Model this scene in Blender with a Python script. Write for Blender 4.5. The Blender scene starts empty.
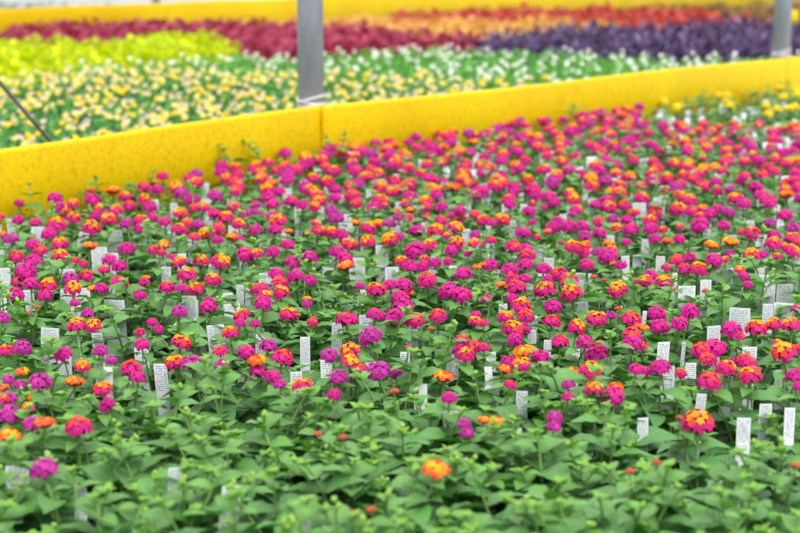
import bpy, math, random
import numpy as np
random.seed(7); RNG = np.random.default_rng(7)
SC = bpy.context.scene; COL = SC.collection
F = 1600.0; HZ = -45.0; CAMZ = 0.87
PITCH = math.atan((266.5 - HZ) / F); CP, SP = math.cos(PITCH), math.sin(PITCH)

def unproj(px, py, z=0.30):
    x = (px - 400) / F; y = -(py - 266.5) / F
    d = (x, CP + SP * y, -SP + CP * y)
    t = (z - CAMZ) / d[2]
    return (d[0] * t, d[1] * t, z)
def proj(x, y, z):
    zz = z - CAMZ; dep = y * CP - zz * SP; up = y * SP + zz * CP
    return (400 + F * x / dep, 266.5 - F * up / dep)
def at_depth(px, py, Y):
    x = (px - 400) / F; y = -(py - 266.5) / F
    d = (x, CP + SP * y, -SP + CP * y); t = Y / d[1]
    return (d[0] * t, Y, CAMZ + d[2] * t)

def lin(h):
    h = h.lstrip('#'); c = [int(h[i:i+2], 16) / 255 for i in (0, 2, 4)]
    return tuple(v / 12.92 if v <= .04045 else ((v + .055) / 1.055) ** 2.4 for v in c)

# ------------------------------------------------------------------ materials
def newmat(name):
    m = bpy.data.materials.new(name); m.use_nodes = True
    nt = m.node_tree; b = nt.nodes['Principled BSDF']
    return m, nt, b
def N(nt, t, **kw):
    n = nt.nodes.new(t)
    for k, v in kw.items(): setattr(n, k, v)
    return n
def attr(nt, name):
    a = N(nt, 'ShaderNodeAttribute'); a.attribute_name = name; return a
def math_(nt, op, a, b=None, c=None):
    n = N(nt, 'ShaderNodeMath', operation=op)
    for i, v in enumerate((a, b, c)):
        if v is None: continue
        if isinstance(v, (int, float)): n.inputs[i].default_value = v
        else: nt.links.new(v, n.inputs[i])
    return n.outputs[0]

def leaf_material(name, rough=.42, vein=.35, transl=.18, spec=.5, tint=(1.3, 1.5, .5, 1)):
    m, nt, b = newmat(name)
    L = nt.links
    c = attr(nt, 'Col'); u = attr(nt, 'luv')
    sx = N(nt, 'ShaderNodeSeparateXYZ'); L.new(u.outputs['Vector'], sx.inputs[0])
    au = math_(nt, 'ABSOLUTE', sx.outputs[0])
    # side veins: v*10 - |u|*4
    ph = math_(nt, 'SUBTRACT', math_(nt, 'MULTIPLY', sx.outputs[1], 9.0), math_(nt, 'MULTIPLY', au, 3.0))
    fr = math_(nt, 'PINGPONG', ph, .5)
    side = math_(nt, 'SMOOTH_MIN', math_(nt, 'MULTIPLY', fr, 4.0), 1.0, .2)
    mid = math_(nt, 'MINIMUM', math_(nt, 'MULTIPLY', au, 9.0), 1.0)
    hgt = math_(nt, 'MINIMUM', side, mid)
    nz = N(nt, 'ShaderNodeTexNoise'); nz.inputs['Scale'].default_value = 60
    mx = N(nt, 'ShaderNodeMix', data_type='RGBA', blend_type='MULTIPLY'); mx.inputs[0].default_value = .35
    L.new(c.outputs['Color'], mx.inputs[6])
    cr = N(nt, 'ShaderNodeValToRGB'); cr.color_ramp.elements[0].color = (.65, .7, .6, 1); cr.color_ramp.elements[1].color = (1.2, 1.15, 1.2, 1)
    cr.color_ramp.elements[0].position = .3; cr.color_ramp.elements[1].position = .7
    L.new(nz.outputs[0], cr.inputs[0]); L.new(cr.outputs[0], mx.inputs[7])
    mv = N(nt, 'ShaderNodeMix', data_type='RGBA', blend_type='MIX')
    L.new(math_(nt, 'MULTIPLY', math_(nt, 'SUBTRACT', 1.0, hgt), vein), mv.inputs[0])
    L.new(mx.outputs[2], mv.inputs[6]); mv.inputs[7].default_value = (.35, .5, .2, 1)
    L.new(mv.outputs[2], b.inputs['Base Color'])
    b.inputs['Roughness'].default_value = rough
    b.inputs['Specular IOR Level'].default_value = spec
    bp = N(nt, 'ShaderNodeBump'); bp.inputs['Strength'].default_value = .5; bp.inputs['Distance'].default_value = .0012
    L.new(hgt, bp.inputs['Height']); L.new(bp.outputs[0], b.inputs['Normal'])
    tr = N(nt, 'ShaderNodeBsdfTranslucent'); ms = N(nt, 'ShaderNodeMixShader'); ms.inputs[0].default_value = transl
    g = N(nt, 'ShaderNodeMix', data_type='RGBA', blend_type='MULTIPLY'); g.inputs[0].default_value = 1
    L.new(c.outputs['Color'], g.inputs[6]); g.inputs[7].default_value = tint
    L.new(g.outputs[2], tr.inputs['Color'])
    L.new(b.outputs[0], ms.inputs[1]); L.new(tr.outputs[0], ms.inputs[2])
    L.new(ms.outputs[0], nt.nodes['Material Output'].inputs['Surface'])
    return m
def petal_material(name, transl=.25):
    m, nt, b = newmat(name); L = nt.links
    c = attr(nt, 'Col'); L.new(c.outputs['Color'], b.inputs['Base Color'])
    b.inputs['Roughness'].default_value = .55; b.inputs['Specular IOR Level'].default_value = .25
    tr = N(nt, 'ShaderNodeBsdfTranslucent'); ms = N(nt, 'ShaderNodeMixShader'); ms.inputs[0].default_value = transl
    L.new(c.outputs['Color'], tr.inputs['Color'])
    L.new(b.outputs[0], ms.inputs[1]); L.new(tr.outputs[0], ms.inputs[2])
    L.new(ms.outputs[0], nt.nodes['Material Output'].inputs['Surface'])
    return m
M_LEAF = leaf_material('lantana_leaf', rough=.38, spec=.6)
M_CROP = leaf_material('crop_leaf', rough=.55, vein=.0, transl=.3, spec=.35, tint=(1.15, 1.1, .9, 1))
M_PETAL = petal_material('petal')

def noise_mat(name, c1, c2, scale, rough=.7, bump=0, dist=.002, metallic=0, detail=4, stretch=None):
    m, nt, b = newmat(name); L = nt.links
    tc = N(nt, 'ShaderNodeTexCoord'); mp = N(nt, 'ShaderNodeMapping')
    L.new(tc.outputs['Object'], mp.inputs[0])
    if stretch: mp.inputs['Scale'].default_value = stretch
    n = N(nt, 'ShaderNodeTexNoise'); n.inputs['Scale'].default_value = scale; n.inputs['Detail'].default_value = detail
    L.new(mp.outputs[0], n.inputs['Vector'])
    r = N(nt, 'ShaderNodeValToRGB'); r.color_ramp.elements[0].color = (*c1, 1); r.color_ramp.elements[1].color = (*c2, 1)
    r.color_ramp.elements[0].position = .35; r.color_ramp.elements[1].position = .65
    L.new(n.outputs[0], r.inputs[0]); L.new(r.outputs[0], b.inputs['Base Color'])
    b.inputs['Roughness'].default_value = rough; b.inputs['Metallic'].default_value = metallic
    if bump:
        bp = N(nt, 'ShaderNodeBump'); bp.inputs['Strength'].default_value = bump; bp.inputs['Distance'].default_value = dist
        L.new(n.outputs[0], bp.inputs['Height']); L.new(bp.outputs[0], b.inputs['Normal'])
    return m
M_POT = noise_mat('black_plastic', (.012, .012, .014), (.02, .02, .023), 40, .4)
M_SOIL = noise_mat('potting_soil', (.05, .028, .018), (.22, .12, .075), 120, .95, .8)
M_STEEL = noise_mat('galvanised_steel', lin('868c96'), lin('9ea4ae'), 14, .6, 0, metallic=.0, stretch=(1, 1, .35))
M_ROD = noise_mat('dull_steel', lin('5a5a5e'), lin('75757a'), 20, .5, 0, metallic=.3)
M_STRAP = noise_mat('white_plastic_strap', lin('c9c9cc'), lin('e2e2e4'), 30, .5)
M_FLOOR = noise_mat('ground_cloth', lin('8a8f8c'), lin('b0b4b2'), 3, .9, .1)

def yellow_mat():
    m, nt, b = newmat('yellow_sticky_sheet'); L = nt.links
    tc = N(nt, 'ShaderNodeTexCoord')
    n = N(nt, 'ShaderNodeTexNoise'); n.inputs['Scale'].default_value = 3.0; n.inputs['Detail'].default_value = 3
    L.new(tc.outputs['Object'], n.inputs['Vector'])
    r = N(nt, 'ShaderNodeValToRGB')
    r.color_ramp.elements[0].color = (*lin('ecc600'), 1); r.color_ramp.elements[1].color = (*lin('f4d000'), 1)
    r.color_ramp.elements[0].position = .35; r.color_ramp.elements[1].position = .65
    L.new(n.outputs[0], r.inputs[0])
    # mottle of caught dust
    n2 = N(nt, 'ShaderNodeTexNoise'); n2.inputs['Scale'].default_value = 70; n2.inputs['Detail'].default_value = 5; n2.inputs['Roughness'].default_value = .7
    L.new(tc.outputs['Object'], n2.inputs['Vector'])
    r2 = N(nt, 'ShaderNodeValToRGB'); r2.color_ramp.elements[0].color = (.6, .55, .4, 1); r2.color_ramp.elements[1].color = (1, 1, 1, 1)
    r2.color_ramp.elements[0].position = .36; r2.color_ramp.elements[1].position = .5
    L.new(n2.outputs[0], r2.inputs[0])
    mx = N(nt, 'ShaderNodeMix', data_type='RGBA', blend_type='MULTIPLY'); mx.inputs[0].default_value = .55
    L.new(r.outputs[0], mx.inputs[6]); L.new(r2.outputs[0], mx.inputs[7])
    # small dark specks
    v = N(nt, 'ShaderNodeTexVoronoi'); v.inputs['Scale'].default_value = 55
    L.new(tc.outputs['Object'], v.inputs['Vector'])
    sp = math_(nt, 'LESS_THAN', v.outputs['Distance'], .13)
    n3 = N(nt, 'ShaderNodeTexNoise'); n3.inputs['Scale'].default_value = 9
    L.new(tc.outputs['Object'], n3.inputs['Vector'])
    k = math_(nt, 'MULTIPLY', sp, math_(nt, 'GREATER_THAN', n3.outputs[0], .5))
    m2 = N(nt, 'ShaderNodeMix', data_type='RGBA', blend_type='MIX'); L.new(math_(nt, 'MULTIPLY', k, .4), m2.inputs[0])
    L.new(mx.outputs[2], m2.inputs[6]); m2.inputs[7].default_value = (.16, .1, .01, 1)
    L.new(m2.outputs[2], b.inputs['Base Color'])
    b.inputs['Roughness'].default_value = .5; b.inputs['Specular IOR Level'].default_value = .25
    return m
M_YEL = yellow_mat()

def tag_mat(name, text=True):
    m, nt, b = newmat(name); L = nt.links
    b.inputs['Roughness'].default_value = .5
    if not text:
        b.inputs['Base Color'].default_value = (.86, .87, .9, 1); return m
    u = attr(nt, 'luv'); sx = N(nt, 'ShaderNodeSeparateXYZ'); L.new(u.outputs['Vector'], sx.inputs[0])
    vy = math_(nt, 'MULTIPLY', sx.outputs[1], 330.0)      # metres from the top edge -> rows of 3 mm
    row = math_(nt, 'FLOOR', vy); fr = math_(nt, 'FRACT', vy)
    inrow = math_(nt, 'LESS_THAN', fr, .5)
    cmb = N(nt, 'ShaderNodeCombineXYZ')
    L.new(math_(nt, 'MULTIPLY', sx.outputs[0], 900.0), cmb.inputs[0]); L.new(math_(nt, 'MULTIPLY', row, 7.3), cmb.inputs[1])
    oi = N(nt, 'ShaderNodeObjectInfo'); L.new(math_(nt, 'MULTIPLY', oi.outputs['Random'], 50.0), cmb.inputs[2])
    nz = N(nt, 'ShaderNodeTexNoise'); nz.inputs['Scale'].default_value = 1; nz.inputs['Detail'].default_value = 0
    L.new(cmb.outputs[0], nz.inputs['Vector'])
    ink = math_(nt, 'MULTIPLY', inrow, math_(nt, 'GREATER_THAN', nz.outputs[0], .44))
    ink = math_(nt, 'MULTIPLY', ink, math_(nt, 'LESS_THAN', vy, 14.0))
    ink = math_(nt, 'MULTIPLY', ink, math_(nt, 'GREATER_THAN', vy, 1.0))
    ink = math_(nt, 'MULTIPLY', ink, math_(nt, 'LESS_THAN', math_(nt, 'ABSOLUTE', sx.outputs[2]), .8))
    mx = N(nt, 'ShaderNodeMix', data_type='RGBA'); L.new(math_(nt, 'MULTIPLY', ink, .7), mx.inputs[0])
    mx.inputs[6].default_value = (.80, .82, .87, 1); mx.inputs[7].default_value = (.12, .12, .16, 1)
    L.new(mx.outputs[2], b.inputs['Base Color'])
    return m
M_TAG = tag_mat('printed_tag'); M_TAGB = tag_mat('blank_tag', False)

# ------------------------------------------------------------------ mesh building
class MB:
    """collects pieces: verts, polys of equal corner count, per-vertex colour and luv, material index"""
    def __init__(s): s.v = []; s.c = []; s.u = []; s.f = {}; s.n = 0
    def add(s, v, faces, col, luv=None, mi=0):
        v = np.asarray(v, float).reshape(-1, 3); k = len(v)
        s.v.append(v)
        col = np.asarray(col, float)
        if col.ndim == 1: col = np.tile(col, (k, 1))
        s.c.append(col[:, :3]); s.u.append(np.zeros((k, 3)) if luv is None else np.asarray(luv, float).reshape(-1, 3))
        fa = np.asarray(faces, int)
        s.f.setdefault((fa.shape[1], mi), []).append(fa + s.n)
        s.n += k
    def tube(s, pts, rads, col, seg=5, mi=0, cap=False):
        pts = np.asarray(pts, float); n = len(pts); rads = np.broadcast_to(rads, (n,))
        t = np.gradient(pts, axis=0); t /= np.linalg.norm(t, axis=1)[:, None] + 1e-9
        ref = np.array([1, 0, 0]) if abs(t[0][0]) < .9 else np.array([0, 1, 0])
        a = np.cross(t, ref); a /= np.linalg.norm(a, axis=1)[:, None]; b = np.cross(t, a)
        ang = np.arange(seg) * 2 * math.pi / seg
        v = pts[:, None] + rads[:, None, None] * (np.cos(ang)[None, :, None] * a[:, None] + np.sin(ang)[None, :, None] * b[:, None])
        i = np.arange(seg); j = (i + 1) % seg
        fs = np.concatenate([np.stack([r * seg + i, r * seg + j, (r + 1) * seg + j, (r + 1) * seg + i], 1) for r in range(n - 1)])
        if cap:
            k = n * seg; vv = np.concatenate([v.reshape(-1, 3), pts[:1], pts[-1:]])
            s.add(vv, fs, col, mi=mi); base = s.n - len(vv)
            f3 = np.concatenate([np.stack([j, i, np.full(seg, k)], 1), np.stack([(n-1)*seg + i, (n-1)*seg + j, np.full(seg, k + 1)], 1)])
            s.f.setdefault((3, mi), []).append(f3 + base)
        else: s.add(v.reshape(-1, 3), fs, col, mi=mi)
    def lathe(s, prof, col, seg=16, mi=0, centre=(0, 0, 0)):
        prof = np.asarray(prof, float); n = len(prof); ang = np.arange(seg) * 2 * math.pi / seg
        v = np.stack([prof[:, None, 0] * np.cos(ang), prof[:, None, 0] * np.sin(ang), np.repeat(prof[:, 1:2], seg, 1)], 2) + np.array(centre)
        i = np.arange(seg); j = (i + 1) % seg
        fs = np.concatenate([np.stack([r * seg + i, r * seg + j, (r + 1) * seg + j, (r + 1) * seg + i], 1) for r in range(n - 1)])
        s.add(v.reshape(-1, 3), fs, col, mi=mi)
    def merge(s, o, off=(0, 0, 0), mimap=None):
        base = s.n
        for v in o.v: s.v.append(v + np.array(off))
        s.c += o.c; s.u += o.u
        for (k, mi), fl in o.f.items():
            s.f.setdefault((k, mimap[mi] if mimap else mi), []).extend([f + base for f in fl])
        s.n += o.n
    def mesh(s, name, mats, smooth=True):
        me = bpy.data.meshes.new(name)
        v = np.concatenate(s.v).astype(np.float32); c = np.concatenate(s.c); u = np.concatenate(s.u).astype(np.float32)
        loops = []; starts = []; tot = []; mis = []; pos = 0
        for (k, mi), fl in s.f.items():
            fa = np.concatenate(fl); loops.append(fa.ravel())
            starts.append(pos + np.arange(len(fa)) * k); tot.append(np.full(len(fa), k)); mis.append(np.full(len(fa), mi)); pos += fa.size
        loops = np.concatenate(loops).astype(np.int32); starts = np.concatenate(starts).astype(np.int32); mis = np.concatenate(mis).astype(np.int32)
        me.vertices.add(len(v)); me.vertices.foreach_set('co', v.ravel())
        me.loops.add(len(loops)); me.loops.foreach_set('vertex_index', loops)
        me.polygons.add(len(starts)); me.polygons.foreach_set('loop_start', starts)
        me.polygons.foreach_set('material_index', mis)
        me.polygons.foreach_set('use_smooth', np.full(len(starts), smooth))
        me.update(calc_edges=True)
        a = me.attributes.new('Col', 'FLOAT_COLOR', 'POINT')
        a.data.foreach_set('color', np.concatenate([c, np.ones((len(c), 1))], 1).astype(np.float32).ravel())
        a = me.attributes.new('luv', 'FLOAT_VECTOR', 'POINT'); a.data.foreach_set('vector', u.ravel())
        for m in mats: me.materials.append(m)
        return me

def link(name, data, parent=None, loc=(0, 0, 0), rot=(0, 0, 0), scale=(1, 1, 1)):
    o = bpy.data.objects.new(name, data); COL.objects.link(o)
    if parent is not None: o.parent = parent
    o.location = loc; o.rotation_euler = rot; o.scale = scale
    return o
def tag(o, label, cat, group=None, kind=None):
    o['label'] = label; o['category'] = cat
    if group: o['group'] = group
    if kind: o['kind'] = kind
    return o

# leaf templates: length 1 along +Y, base at the origin
def leaf_template(nu, nv, width=.31, fold=.10, droop=.30, sharp=.8, ripple=.02):
    us = np.linspace(-1, 1, nu); vs = np.linspace(0, 1, nv) ** .9
    U, V = np.meshgrid(us, vs)
    w = width * np.sin(np.pi * np.clip(V, 0, 1) ** sharp) ** .85
    w = np.where(V >= 1, .002, w); w = np.where(V <= 0, .012, w)
    x = U * w; y = V + 0 * U
    z = fold * np.abs(U) * np.sin(np.pi * V) - droop * V ** 2 + ripple * np.sin(V * 22) * np.abs(U)
    P = np.stack([x, y, z], 2).reshape(-1, 3)
    i, j = np.meshgrid(np.arange(nv - 1), np.arange(nu - 1), indexing='ij'); a = (i * nu + j).ravel()
    Fq = np.stack([a, a + 1, a + nu + 1, a + nu], 1)
    return P, Fq, np.stack([U, V, 0 * U], 2).reshape(-1, 3)
LEAF_HI = leaf_template(5, 8); LEAF_LO = leaf_template(3, 5)
LEAF_CROP = leaf_template(3, 4, width=.36, fold=.18, droop=.35)
LEAF_BLADE = leaf_template(3, 4, width=.16, fold=.1, droop=.25)
LEAF_SM = leaf_template(3, 3, width=.28, fold=.15, droop=.2)

def add_leaves(mb, T, pos, az, pitch, size, col, roll=None, mi=0):
    """az: heading angle, pitch: up from horizontal, all arrays"""
    P, Fq, UV = T; n = len(az); pos = np.asarray(pos, float)
    az = np.asarray(az); pitch = np.asarray(pitch); size = np.asarray(size)
    roll = RNG.normal(0, .22, n) if roll is None else roll
    f = np.stack([np.cos(az) * np.cos(pitch), np.sin(az) * np.cos(pitch), np.sin(pitch)], 1)
    r = np.stack([np.sin(az), -np.cos(az), 0 * az], 1)
    u = np.cross(r, f)
    r2 = r * np.cos(roll)[:, None] + u * np.sin(roll)[:, None]; u2 = np.cross(r2, f)
    Mx = np.stack([r2, f, u2], 1) * size[:, None, None]
    v = np.einsum('pk,nkd->npd', P, Mx) + pos[:, None]
    k = len(P)
    fs = (Fq[None] + (np.arange(n) * k)[:, None, None]).reshape(-1, 4)
    mb.add(v.reshape(-1, 3), fs, np.repeat(np.asarray(col), k, 0), np.tile(UV, (n, 1)), mi)

G_DARK = np.array(lin('2c6432')); G_MID = np.array(lin('478a46')); G_LITE = np.array(lin('6ca83e')); G_TIP = np.array(lin('8ebc26')); G_STEM = np.array(lin('6a9a3a'))

def oct_ball(mb, c, r, col, mi=0, flat=1):
    c = np.asarray(c)
    pr = [(0.02, -1), (.75, -.66), (1, 0), (.75, .66), (0.02, 1)]
    mb.lathe([(a * r, b * r * flat) for a, b in pr], col, 7, mi, c)

def lantana_foliage(heads, tips, lod, dens=1.0):
    """heads/tips in the plant's own coordinates. One mesh: stems and leaves."""
    mb = MB(); T = LEAF_HI if lod == 0 else LEAF_LO
    pos = []; az = []; pit = []; siz = []; cols = []
    for k, (tip, isf) in enumerate([(h, 1) for h in heads] + [(t, 0) for t in tips]):
        tip = np.array(tip, float); base = np.array([random.uniform(-.015, .015), random.uniform(-.015, .015), .10])
        d = tip - base
        def P(t):
            return base + np.array([d[0] * t ** 1.3, d[1] * t ** 1.3, d[2] * (1 - (1 - t) ** 1.25)])
        tt = np.linspace(0, 1, 7)
        end = P(1.0)
        if isf: end = end - np.array([0, 0, .004])
        pts = np.array([P(t) for t in tt]); pts[-1] = end
        mb.tube(pts, np.linspace(.0026, .0013, 7), G_STEM * (.8 + .3 * random.random()), 4)
        L = np.linalg.norm(d)
        nodes = [.25, .45, .64, .80, .91] if isf else [.2, .38, .55, .7, .83, .93]
        a0 = random.uniform(0, math.pi)
        for j, t in enumerate(nodes):
            if random.random() > dens: continue
            a0 += math.pi / 2 + random.uniform(-.3, .3)
            big = [.055, .068, .068, .056, .038, .022][j] * random.uniform(.8, 1.15)
            if isf: big = [.055, .064, .060, .050, .034][j] * random.uniform(.8, 1.1)
            mix = [0, .05, .15, .35, .6, .85][j]
            for s in (0, math.pi):
                pos.append(P(t)); az.append(a0 + s + random.uniform(-.15, .15))
                pit.append(random.uniform(-.05, .35) + .08 * j * (0 if isf else 1)); siz.append(big * random.uniform(.85, 1.1))
                q = random.random()
                g = (G_DARK * (1 - q) + G_MID * q); cols.append((g * (1 - mix) + G_LITE * mix) * random.uniform(.85, 1.15))
        if not isf:
            for j in range(4):
                pos.append(end - np.array([0, 0, .002])); az.append(a0 + j * 1.57 + .8); pit.append(random.uniform(.5, 1.0)); siz.append(random.uniform(.009, .015))
                cols.append(G_LITE * .5 + G_TIP * .5)
            if random.random() < .25:
                for j in range(2):
                    oct_ball(mb, end + np.array([random.uniform(-.006, .006), random.uniform(-.006, .006), .006 + random.uniform(0, .006)]), random.uniform(.0026, .0038), G_TIP * random.uniform(.8, 1.2))
    # short leafy side growth low down, filling the pot
    nlow = int((10 if lod == 0 else 7) * dens)
    for j in range(nlow):
        a = random.uniform(0, 6.283); r = random.uniform(.005, .03)
        pos.append((r * math.cos(a), r * math.sin(a), random.uniform(.115, .17))); az.append(a); pit.append(random.uniform(-.1, .5)); siz.append(random.uniform(.045, .065)); cols.append(G_DARK * random.uniform(.75, 1.1))
    add_leaves(mb, T, pos, az, pit, siz, cols)
    return mb

# flower heads
PAL = {
 'M': [('c20c86', 1.0), ('d01488', .55), ('d81e74', .25)],
 'P': [('b4248e', 1.0), ('be3098', .5), ('c03490', .2)],
 'C': [('cc127e', 1.0), ('e02c5a', .65), ('ee4c3c', .4)],
 'O': [('cc127a', 1.0), ('e83c38', .66), ('fca000', .50)],
 'Y': [('f0582c', 1.0), ('ff8c0a', .8), ('ffb000', .5)],
 'L': [('f7cf00', 1.0), ('ffdc10', .5), ('ffe028', .3)],
}
def floret(mb, c, nrm, r, col, eye):
    nrm = np.array(nrm); nrm = nrm / np.linalg.norm(nrm)
    a = np.cross(nrm, [.3, .9, .2]); a /= np.linalg.norm(a); b = np.cross(nrm, a)
    k = 10; ph = random.uniform(0, 6.28)
    ang = ph + np.arange(k) * 2 * math.pi / k
    rr = r * np.where(np.arange(k) % 2 == 0, 1.0, .66)
    rim = c + rr[:, None] * (np.cos(ang)[:, None] * a + np.sin(ang)[:, None] * b) - nrm * (r * .25)
    v = np.concatenate([[c - nrm * r * .1], rim]); i = np.arange(k)
    f = np.stack([np.zeros(k, int), 1 + i, 1 + (i + 1) % k], 1)
    cols = np.concatenate([[eye], np.tile(col, (k, 1))])
    mb.add(v, f, cols)
def head_mesh(kind, seed, n=46, R=.0170, flat=.95, cover=1.8):
    random.seed(seed); mb = MB(); ring = PAL[kind]
    off = random.uniform(.0, .25); oa = random.uniform(0, 6.28)
    core = np.array(lin(ring[0][0])) * .65  # core colour darkened to paint shade into the gaps between florets
    mb.lathe([(.0005, -.35 * R), (.55 * R, -.30 * R), (.82 * R, .05 * R), (.6 * R, .45 * R), (.001, .62 * R)], core, 9)
    for i in range(n):
        th = cover * math.sqrt((i + .5) / n); ph = i * 2.39996 + random.uniform(-.15, .15)
        q = (i + .5) / n
        nr = np.array([math.sin(th) * math.cos(ph), math.sin(th) * math.sin(ph), math.cos(th)])
        q2 = min(1, max(0, math.sqrt(q) + off * math.cos(ph - oa) + random.uniform(-.08, .08)))
        c = lin(ring[0][0])
        for h, lim in ring:
            if q2 <= lim: c = lin(h)
        c = np.array(c) * random.uniform(.85, 1.2)
        p = nr * R * np.array([1, 1, flat]) * random.uniform(.9, 1.09)
        floret(mb, p, nr + np.array([random.uniform(-.25, .25), random.uniform(-.25, .25), .2]), .0052 * random.uniform(.85, 1.15), np.clip(c * random.uniform(.95, 1.5) + .015, 0, 1), np.clip(c * .75, 0, 1))  # rim colour lightened by varying amounts: painted highlights on the floret edges
    mb.tube([(0, 0, -.045), (0, 0, -.02), (0, 0, -.25 * R)], [.0014, .0014, .0024], G_STEM, 5)
    for j in range(5):
        a = j * 1.256; p = [(0, 0, -.4 * R)]
        add_leaves(mb, LEAF_SM, p, [a], [.1], [.009], [G_MID])
    return mb
def bud_mesh(seed):
    random.seed(seed); mb = MB()
    for i in range(14):
        th = 1.5 * math.sqrt((i + .5) / 14); ph = i * 2.4
        oct_ball(mb, np.array([math.sin(th) * math.cos(ph), math.sin(th) * math.sin(ph), math.cos(th) * .6]) * .0062, .0026, np.array(lin('c4604a')) * random.uniform(.8, 1.2), flat=1.2)
    mb.tube([(0, 0, -.045), (0, 0, 0)], .0013, G_STEM, 5)
    return mb
HEAD_MB = {}; HEADS = {}
for k, nv in (('M', 5), ('P', 3), ('C', 5), ('O', 7), ('Y', 3), ('L', 2)):
    HEAD_MB[k] = [head_mesh(k, 100 + i + ord(k), n=30 if k == 'Y' else 36, flat=.6 if k == 'Y' else .95, cover=1.35 if k == 'Y' else 1.8) for i in range(nv)]
    HEADS[k] = [m.mesh('flower_head_' + k, [M_PETAL]) for m in HEAD_MB[k]]
HEAD_MB['B'] = [bud_mesh(5), bud_mesh(6)]; HEADS['B'] = [m.mesh('bud', [M_PETAL]) for m in HEAD_MB['B']]
random.seed(11)

def pot_mb():
    mb = MB()
    mb.lathe([(.001, 0), (.041, 0), (.043, .003), (.050, .094), (.055, .095), (.056, .112), (.0535, .112), (.052, .098)], (.1, .1, .1), 18, 0)
    mb.lathe([(.052, .098), (.03, .103), (.001, .105)], (.1, .1, .1), 18, 1)
    return mb
POT_MB = pot_mb(); POT = POT_MB.mesh('pot', [M_POT, M_SOIL])

def tag_mb(w, h):
    """a stiff card tapering to a point, top edge at z=h, foot at 0"""
    mb = MB(); t = .0005; out = [(-.5 * w, h), (.5 * w, h), (.5 * w, h * .35), (.12 * w, 0), (-.12 * w, 0), (-.5 * w, h * .35)]
    v = [(x, -t, z) for x, z in out] + [(x, t, z) for x, z in out]
    uv = [(x, h - z, 2 * x / w) for x, z in out] * 2
    mb.add(v, [[0, 5, 2, 1], [5, 4, 3, 2], [6, 7, 8, 11], [11, 8, 9, 10]], (1, 1, 1), uv)
    mb.f[(4, 0)].append(np.array([[i, (i + 1) % 6, (i + 1) % 6 + 6, i + 6] for i in range(6)]))
    return mb

# ------------------------------------------------------------------ measured flower heads (5x tiles of the photograph: x, y, width, kind)
A = "92,92,65,M 177,103,60,C 283,115,95,O 245,158,80,M 366,82,78,O 325,42,85,O 455,132,95,O 480,70,70,M 543,88,80,O 578,45,80,O 497,35,60,O 632,108,70,P 703,92,70,O 703,132,70,M 750,28,75,M 645,20,70,C 760,78,60,M 300,210,85,O 300,268,80,O 450,218,78,Y 163,208,70,M 198,243,80,C 80,272,75,C 163,298,90,M 55,185,75,P 15,160,45,O 635,232,80,M 545,288,75,M 597,322,82,M 770,240,65,C 95,10,55,M 295,22,60,M 365,8,65,O 415,305,35,C 375,290,30,C 130,350,110,M 90,400,75,C 155,410,85,M 75,465,92,M 240,415,90,O 225,465,80,M 352,382,85,P 430,367,72,C 365,428,85,O 462,427,60,Y 520,338,60,O 595,402,90,C 505,430,70,M 700,465,70,M 730,375,45,Y 720,400,55,M 5,70,30,C"
B = "22,98,65,M 100,58,75,O 137,105,65,O 190,112,60,P 98,142,85,O 215,30,75,O 165,30,50,C 272,60,70,C 330,82,85,O 235,160,95,O 290,135,75,C 170,175,60,C 290,190,60,M 395,112,70,O 368,28,70,O 420,65,65,M 520,72,60,M 475,18,60,M 475,50,55,P 565,15,70,M 590,95,85,O 575,140,75,M 475,140,68,M 710,15,65,M 772,25,60,O 780,108,55,O 785,140,60,C 360,170,65,Y 392,192,75,M 640,145,52,Y 570,70,60,M 428,262,90,M 483,255,65,O 305,297,95,O 205,298,85,O 100,300,75,O 60,282,65,M 563,250,75,M 635,215,75,M 660,302,85,M 748,275,82,M 20,210,60,O 10,250,35,C 135,365,95,O 265,385,80,O 180,435,85,O 110,430,65,M 35,425,80,C 580,360,80,M 600,400,85,C 680,370,85,M 500,435,90,C 605,450,85,O 525,465,70,O 750,390,70,M 245,495,60,M 735,480,50,Y 743,155,35,Y"
C_ = "55,42,65,P 80,82,85,P 185,10,65,C 270,28,75,M 325,18,40,O 180,98,48,Y 15,145,60,O 60,150,65,O 100,165,80,M 240,130,80,O 290,110,65,O 348,108,65,P 238,195,82,O 350,185,90,O 145,215,85,O 85,250,80,M 125,278,75,M 395,75,60,M 445,85,60,C 455,40,60,Y 430,12,60,O 380,40,40,Y 530,25,65,C 608,25,65,M 535,70,40,C 695,75,70,C 660,70,50,M 605,95,70,C 482,147,82,M 580,145,88,O 677,128,82,O 635,165,35,O 550,215,75,O 475,243,110,M 685,205,80,O 655,240,65,M 775,65,60,C 775,210,70,O 775,165,60,P 522,282,48,O 405,295,70,O 450,320,80,M 510,320,70,M 575,305,70,M 640,295,50,M 715,357,88,M 535,390,98,C 130,315,90,Y 785,320,35,Y 280,440,100,O 350,415,75,M 415,415,95,M 440,450,65,Y 400,475,90,M 640,445,105,M 710,460,95,M 200,415,45,M 740,255,40,M 400,170,50,P 700,40,60,M"
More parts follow.
